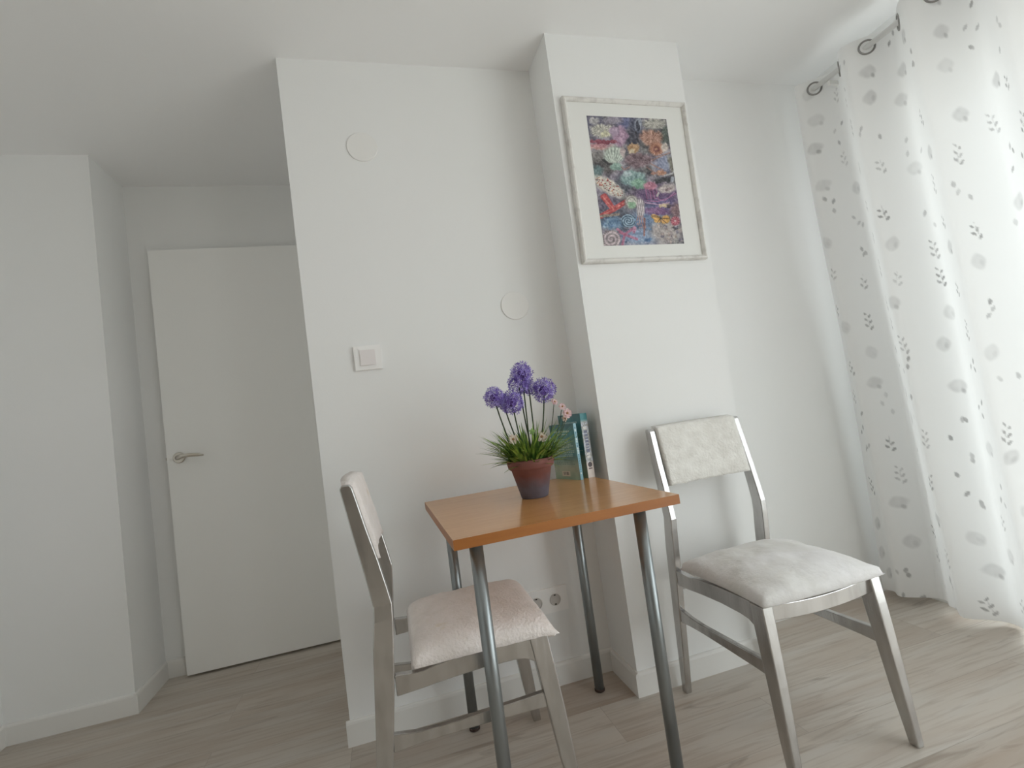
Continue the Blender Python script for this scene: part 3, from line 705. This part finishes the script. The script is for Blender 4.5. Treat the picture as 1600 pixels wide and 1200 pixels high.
def spine(kind, rows=190, cols=20):
    V, U = np.meshgrid(np.linspace(0, 1, rows), np.linspace(0, 1, cols), indexing='ij')
    r = np.random.default_rng(kind+4)
    if kind == 0:
        img = np.ones((rows, cols, 3))*np.array([150, 190, 200])/255.; img[V > .55] *= np.array([.93, .97, .99])
        v = 12
        while v < rows-20:
            h_ = r.integers(3, 8); img[v:v+h_, 6:14] = np.array([96, 140, 160])/255. if r.random() < .8 else np.array([226, 232, 228])/255.; v += h_+2
    else:
        img = np.ones((rows, cols, 3))*np.array([176, 180, 184])/255.
        img += ((vnoise(rows, cols, 5, 3)-.5)*.34)[..., None]*np.array([.8, .9, 1.2])
        tp = np.clip((.14-V)/.05, 0, 1)[..., None]; img = img*(1-tp)+np.array([58, 128, 134])/255.*tp
        bt = np.clip((V-.74)/.04, 0, 1)[..., None]; img = img*(1-bt)+np.array([214, 204, 198])/255.*bt
        v = 40
        while v < 130:
            h_ = r.integers(4, 10); img[v:v+h_, 5:15] = np.array([112, 116, 140])/255. if r.random() < .7 else np.array([222, 222, 218])/255.; v += h_+3
        d = np.hypot((U-.5)*20/6.5, (V-.80)*190/7.5); img[d < 1] = np.array([74, 62, 66])/255.
        img[(np.abs(V-.86) < .012) & (np.abs(U-.5) < .25)] = np.array([110, 90, 90])/255.
    return np.clip(img, 0, 1)
a = math.atan2(.046, .126)                                     # cover runs from (.815,-.051) to (.861,-.177)
book((.8135, -.052, TZ), a, .134, .0125, .199, cover_back(3), spine(0), 'slim teal paperback with its back cover showing, behind the flowerpot')
book((.8585, -.036, TZ), a-.09, .136, .030, .230, cover_back(8), spine(1), 'thicker taller teal book with grey mottled spine, nearest the wall corner')

# ------------------------------------------------------------------ potted plant
PX, PY = .6425, -.331
pl = tag(empty('potted_plant', (PX, PY, TZ)), 'artificial purple pompom flowers and grass in a faded terracotta pot on the table', 'plant')
def pot_mat():
    m = mat('faded_terracotta', lin(134, 78, 70), .85, bump=((1, 1, 1), 60, .25, .002))
    n = m.node_tree.nodes; l = m.node_tree.links; b = n['Principled BSDF']
    t = n.new('ShaderNodeTexCoord'); sp_ = n.new('ShaderNodeSeparateXYZ'); l.new(t.outputs['Object'], sp_.inputs[0])
    nz = n.new('ShaderNodeTexNoise'); nz.inputs['Scale'].default_value = 22; nz.inputs['Detail'].default_value = 8; l.new(t.outputs['Object'], nz.inputs['Vector'])
    ad = n.new('ShaderNodeMath'); ad.operation = 'MULTIPLY_ADD'; ad.inputs[1].default_value = .045; l.new(nz.outputs[0], ad.inputs[0]); l.new(sp_.outputs['Z'], ad.inputs[2])
    mr = n.new('ShaderNodeMapRange'); mr.inputs[1].default_value = .055; mr.inputs[2].default_value = .095; l.new(ad.outputs[0], mr.inputs[0])
    nb = n.new('ShaderNodeTexNoise'); nb.inputs['Scale'].default_value = 30; nb.inputs['Detail'].default_value = 6; l.new(t.outputs['Object'], nb.inputs['Vector'])
    c1 = n.new('ShaderNodeMix'); c1.data_type = 'RGBA'; c1.inputs[6].default_value = lin(92, 86, 94); c1.inputs[7].default_value = lin(124, 122, 140); l.new(nb.outputs[0], c1.inputs[0])
    c2 = n.new('ShaderNodeMix'); c2.data_type = 'RGBA'; c2.inputs[6].default_value = lin(120, 72, 66); c2.inputs[7].default_value = lin(136, 94, 88); l.new(nb.outputs[0], c2.inputs[0])
    c3 = n.new('ShaderNodeMix'); c3.data_type = 'RGBA'; l.new(mr.outputs[0], c3.inputs[0]); l.new(c1.outputs[2], c3.inputs[6]); l.new(c2.outputs[2], c3.inputs[7])
    l.new(c3.outputs[2], b.inputs['Base Color']); return m
newobj('pot', lathe([(0, 0), (.039, 0), (.0415, .002), (.062, .088), (.066, .090), (.0705, .094), (.0735, .112), (.0725, .118), (.069, .119), (.066, .114), (.062, .096), (0, .094)], 56), pot_mat(), pl, smooth=True)
newobj('soil', lathe([(.062, .094), (.062, .098), (.04, .104), (0, .106)], 30), mat('dark_moss', lin(38, 44, 26), .9, bump=((1, 1, 1), 90, .8, .004)), pl, smooth=True)
G1 = mat('dark_grass_green', lin(70, 106, 44), .5, var=((1, 1, 1), 30, lin(116, 146, 62), .45, .6))
G2 = mat('light_grass_green', lin(160, 188, 88), .5, var=((1, 1, 1), 30, lin(100, 136, 54), .45, .6))
STEM = mat('dark_green_stem', lin(50, 66, 36), .6)
rg2 = random.Random(3)
def blade(bm, base, ang, tilt, L, wd, droop):
    d = Vector((math.cos(ang), math.sin(ang), 0)); side = Vector((-d.y, d.x, 0)); p = Vector(base); prev = None; n_s = 7; el_ = tilt
    tw = rg2.uniform(-.5, .5)
    for i in range(n_s+1):
        t = i/n_s; wv = wd*(1-t)**.7*(.55+.9*min(t*3, 1)*.5)
        s_ = (side*math.cos(tw*t)+Vector((0, 0, 1))*math.sin(tw*t))
        cup = d.cross(s_)*wv*.35
        row = [bm.verts.new(p-s_*wv+cup), bm.verts.new(p), bm.verts.new(p+s_*wv+cup)]
        if prev:
            for k in (0, 1): bm.faces.new((prev[k], prev[k+1], row[k+1], row[k]))
        prev = row
        p = p+(d*math.cos(el_)+Vector((0, 0, 1))*math.sin(el_))*(L/n_s); el_ -= droop/n_s
for gi, (mt_, cnt) in enumerate(((G1, 170), (G2, 170))):
    bm = bmesh.new()
    for _ in range(cnt):
        a_ = rg2.uniform(0, 2*PI); r_ = .05*math.sqrt(rg2.random())
        tilt = rg2.triangular(.15, 1.5, 1.0); L = rg2.uniform(.09, .160) if tilt > .6 else rg2.uniform(.08, .125)
        blade(bm, (r_*math.cos(a_), r_*math.sin(a_), .098), a_+rg2.uniform(-.5, .5), tilt, L, rg2.uniform(.0036, .0062), rg2.uniform(.1, .8))
    newobj('grass_leaves', bm, mt_, pl, smooth=True)
PUR = mat('violet_petal', lin(164, 148, 222), .6, var=((1, 1, 1), 70, lin(118, 92, 180), .42, .56))
CENT = mat('dark_violet_core', lin(98, 74, 140), .8)
def pompom(c, r, lobes=150, seed=0):
    rr = random.Random(seed); bm = bmesh.new(); c = Vector(c); g_ = PI*(3-math.sqrt(5))
    for i in range(lobes):
        z = 1-2*(i+.5)/lobes; q = math.sqrt(1-z*z); th = i*g_+rr.uniform(-.15, .15)
        d = Vector((q*math.cos(th), q*math.sin(th), z)); R_ = r*rr.uniform(.80, 1.16)
        o1 = d.orthogonal().normalized(); o2 = d.cross(o1); ph = rr.uniform(0, PI)
        base = c+d*R_*.84; tip = c+d*R_
        # thin stalk
        s1 = bm.verts.new(c+d*r*.25); s2 = bm.verts.new(base+o1*.0006); s3 = bm.verts.new(base-o1*.0006); bm.faces.new((s1, s2, s3))
        cv = bm.verts.new(base); pw = r*.20
        for k in range(5):
            A_ = ph+2*PI*k/5
            v = o1*math.cos(A_)+o2*math.sin(A_); s_ = -o1*math.sin(A_)+o2*math.cos(A_)
            a1 = bm.verts.new(base+v*pw*.6+s_*pw*.24+d*R_*.06); a2 = bm.verts.new(base+v*pw*.6-s_*pw*.24+d*R_*.06)
            a3 = bm.verts.new(tip+v*pw*1.15+d*R_*rr.uniform(-.06, .03))
            bm.faces.new((cv, a1, a3, a2))
    return bm
def local(X, Z, Y=0): return (X-PX, Y, Z-TZ)
heads = [((.652, 1.132), .036, -.005), ((.6415, 1.100), .035, .010), ((.718, 1.072), .038, 0.0), ((.553, 1.069), .032, -.01), ((.607, 1.047), .037, -.012), ((.585, 1.052), .026, .012), ((.676, 1.088), .026, .02)]
hv = [0, 2, 3, 4]
def stem_bm(p1, b, r=.0021):
    p1 = Vector(p1); b = Vector(b); m_ = (p1+b)/2+Vector(((p1.x-b.x)*.12, (p1.y-b.y)*.1, .0))
    return tube([b, b.lerp(m_, .5), m_, m_.lerp(p1, .5)+Vector(((p1.x-b.x)*.02, 0, 0)), p1], r, 6)
for i, ((X, Z), r_, Y) in enumerate(heads):
    if i in (1, 5, 6): continue
    c = local(X, Z, Y)
    hd = newobj('flower_head', pompom(c, r_, 120, i), PUR, pl)
    newobj('flower_core', lathe([(0, -r_*.42), (r_*.3, -r_*.3), (r_*.42, 0), (r_*.3, r_*.3), (0, r_*.42)], 14, center=c), CENT, hd, smooth=True)
    newobj('stem', stem_bm((c[0], c[1], c[2]-.008), (c[0]*.32, c[1]*.5+.005, .1)), STEM, pl)
# second, lower pompom of the tall bloom and the small ones squeezed between
for i in (1, 5, 6):
    (X, Z), r_, Y = heads[i]; c = local(X, Z, Y)
    newobj('flower_head', pompom(c, r_, 95, 20+i), PUR, pl)
    newobj('stem', stem_bm((c[0], c[1], c[2]-.008), (c[0]*.3+.012, c[1]*.5-.008, .1)), STEM, pl)
WHT = mat('pale_cream_petal', lin(238, 228, 214), .6, var=((1, 1, 1), 90, lin(218, 200, 188), .4, .65)); PNK = mat('pale_pink_petal', lin(232, 210, 210), .6, var=((1, 1, 1), 90, lin(206, 160, 164), .4, .7))
OCH = mat('ochre_centre', lin(170, 130, 90), .8); BUD = mat('pale_green_bud', lin(166, 196, 130), .6)
def small_flower(c, r, n_, mt_, face, nm='small_flower'):
    bm = bmesh.new(); c = Vector(c); d = Vector(face).normalized(); o1 = d.orthogonal().normalized(); o2 = d.cross(o1)
    for lay in range(2):
        for k in range(n_):
            A_ = 2*PI*(k+.5*lay)/n_; v = o1*math.cos(A_)+o2*math.sin(A_); s_ = -o1*math.sin(A_)+o2*math.cos(A_); q = r*(1-.28*lay); h_ = d*(.002+.003*lay)
            vs = [c+h_*.3, c+v*q*.5+s_*q*.34+h_, c+v*q*.92+s_*q*.28+h_*1.6, c+v*q*1.0+h_*1.2, c+v*q*.92-s_*q*.28+h_*1.6, c+v*q*.5-s_*q*.34+h_]
            bm.faces.new([bm.verts.new(p) for p in vs])
    o = newobj(nm, bm, mt_, pl)
    bm = bmesh.new(); bmesh.ops.create_icosphere(bm, subdivisions=2, radius=r*.24, matrix=Matrix.Translation(c+d*.005))
    newobj('flower_centre', bm, OCH if mt_ is not BUD else BUD, o, smooth=True)
    newobj('stem', stem_bm(c-d*.001, (c.x*.4, c.y*.3, .1), .0011), STEM, pl)
F = (-.25, -1, .15)
small_flower(local(.585, .936, -.05), .0155, 6, WHT, (-.35, -1, .25)); small_flower(local(.672, .932, -.055), .0165, 6, WHT, F)
small_flower(local(.652, .950, -.03), .010, 5, BUD, F); small_flower(local(.743, 1.030, -.01), .0120, 6, PNK, (.3, -1, .6))
small_flower(local(.767, 1.012, -.01), .0125, 6, PNK, (0, -1, .5)); small_flower(local(.778, .990, -.015), .0165, 7, PNK, (.1, -1, .2)); small_flower(local(.772, .975, -.0), .011, 6, WHT, (.3, -1, .1))
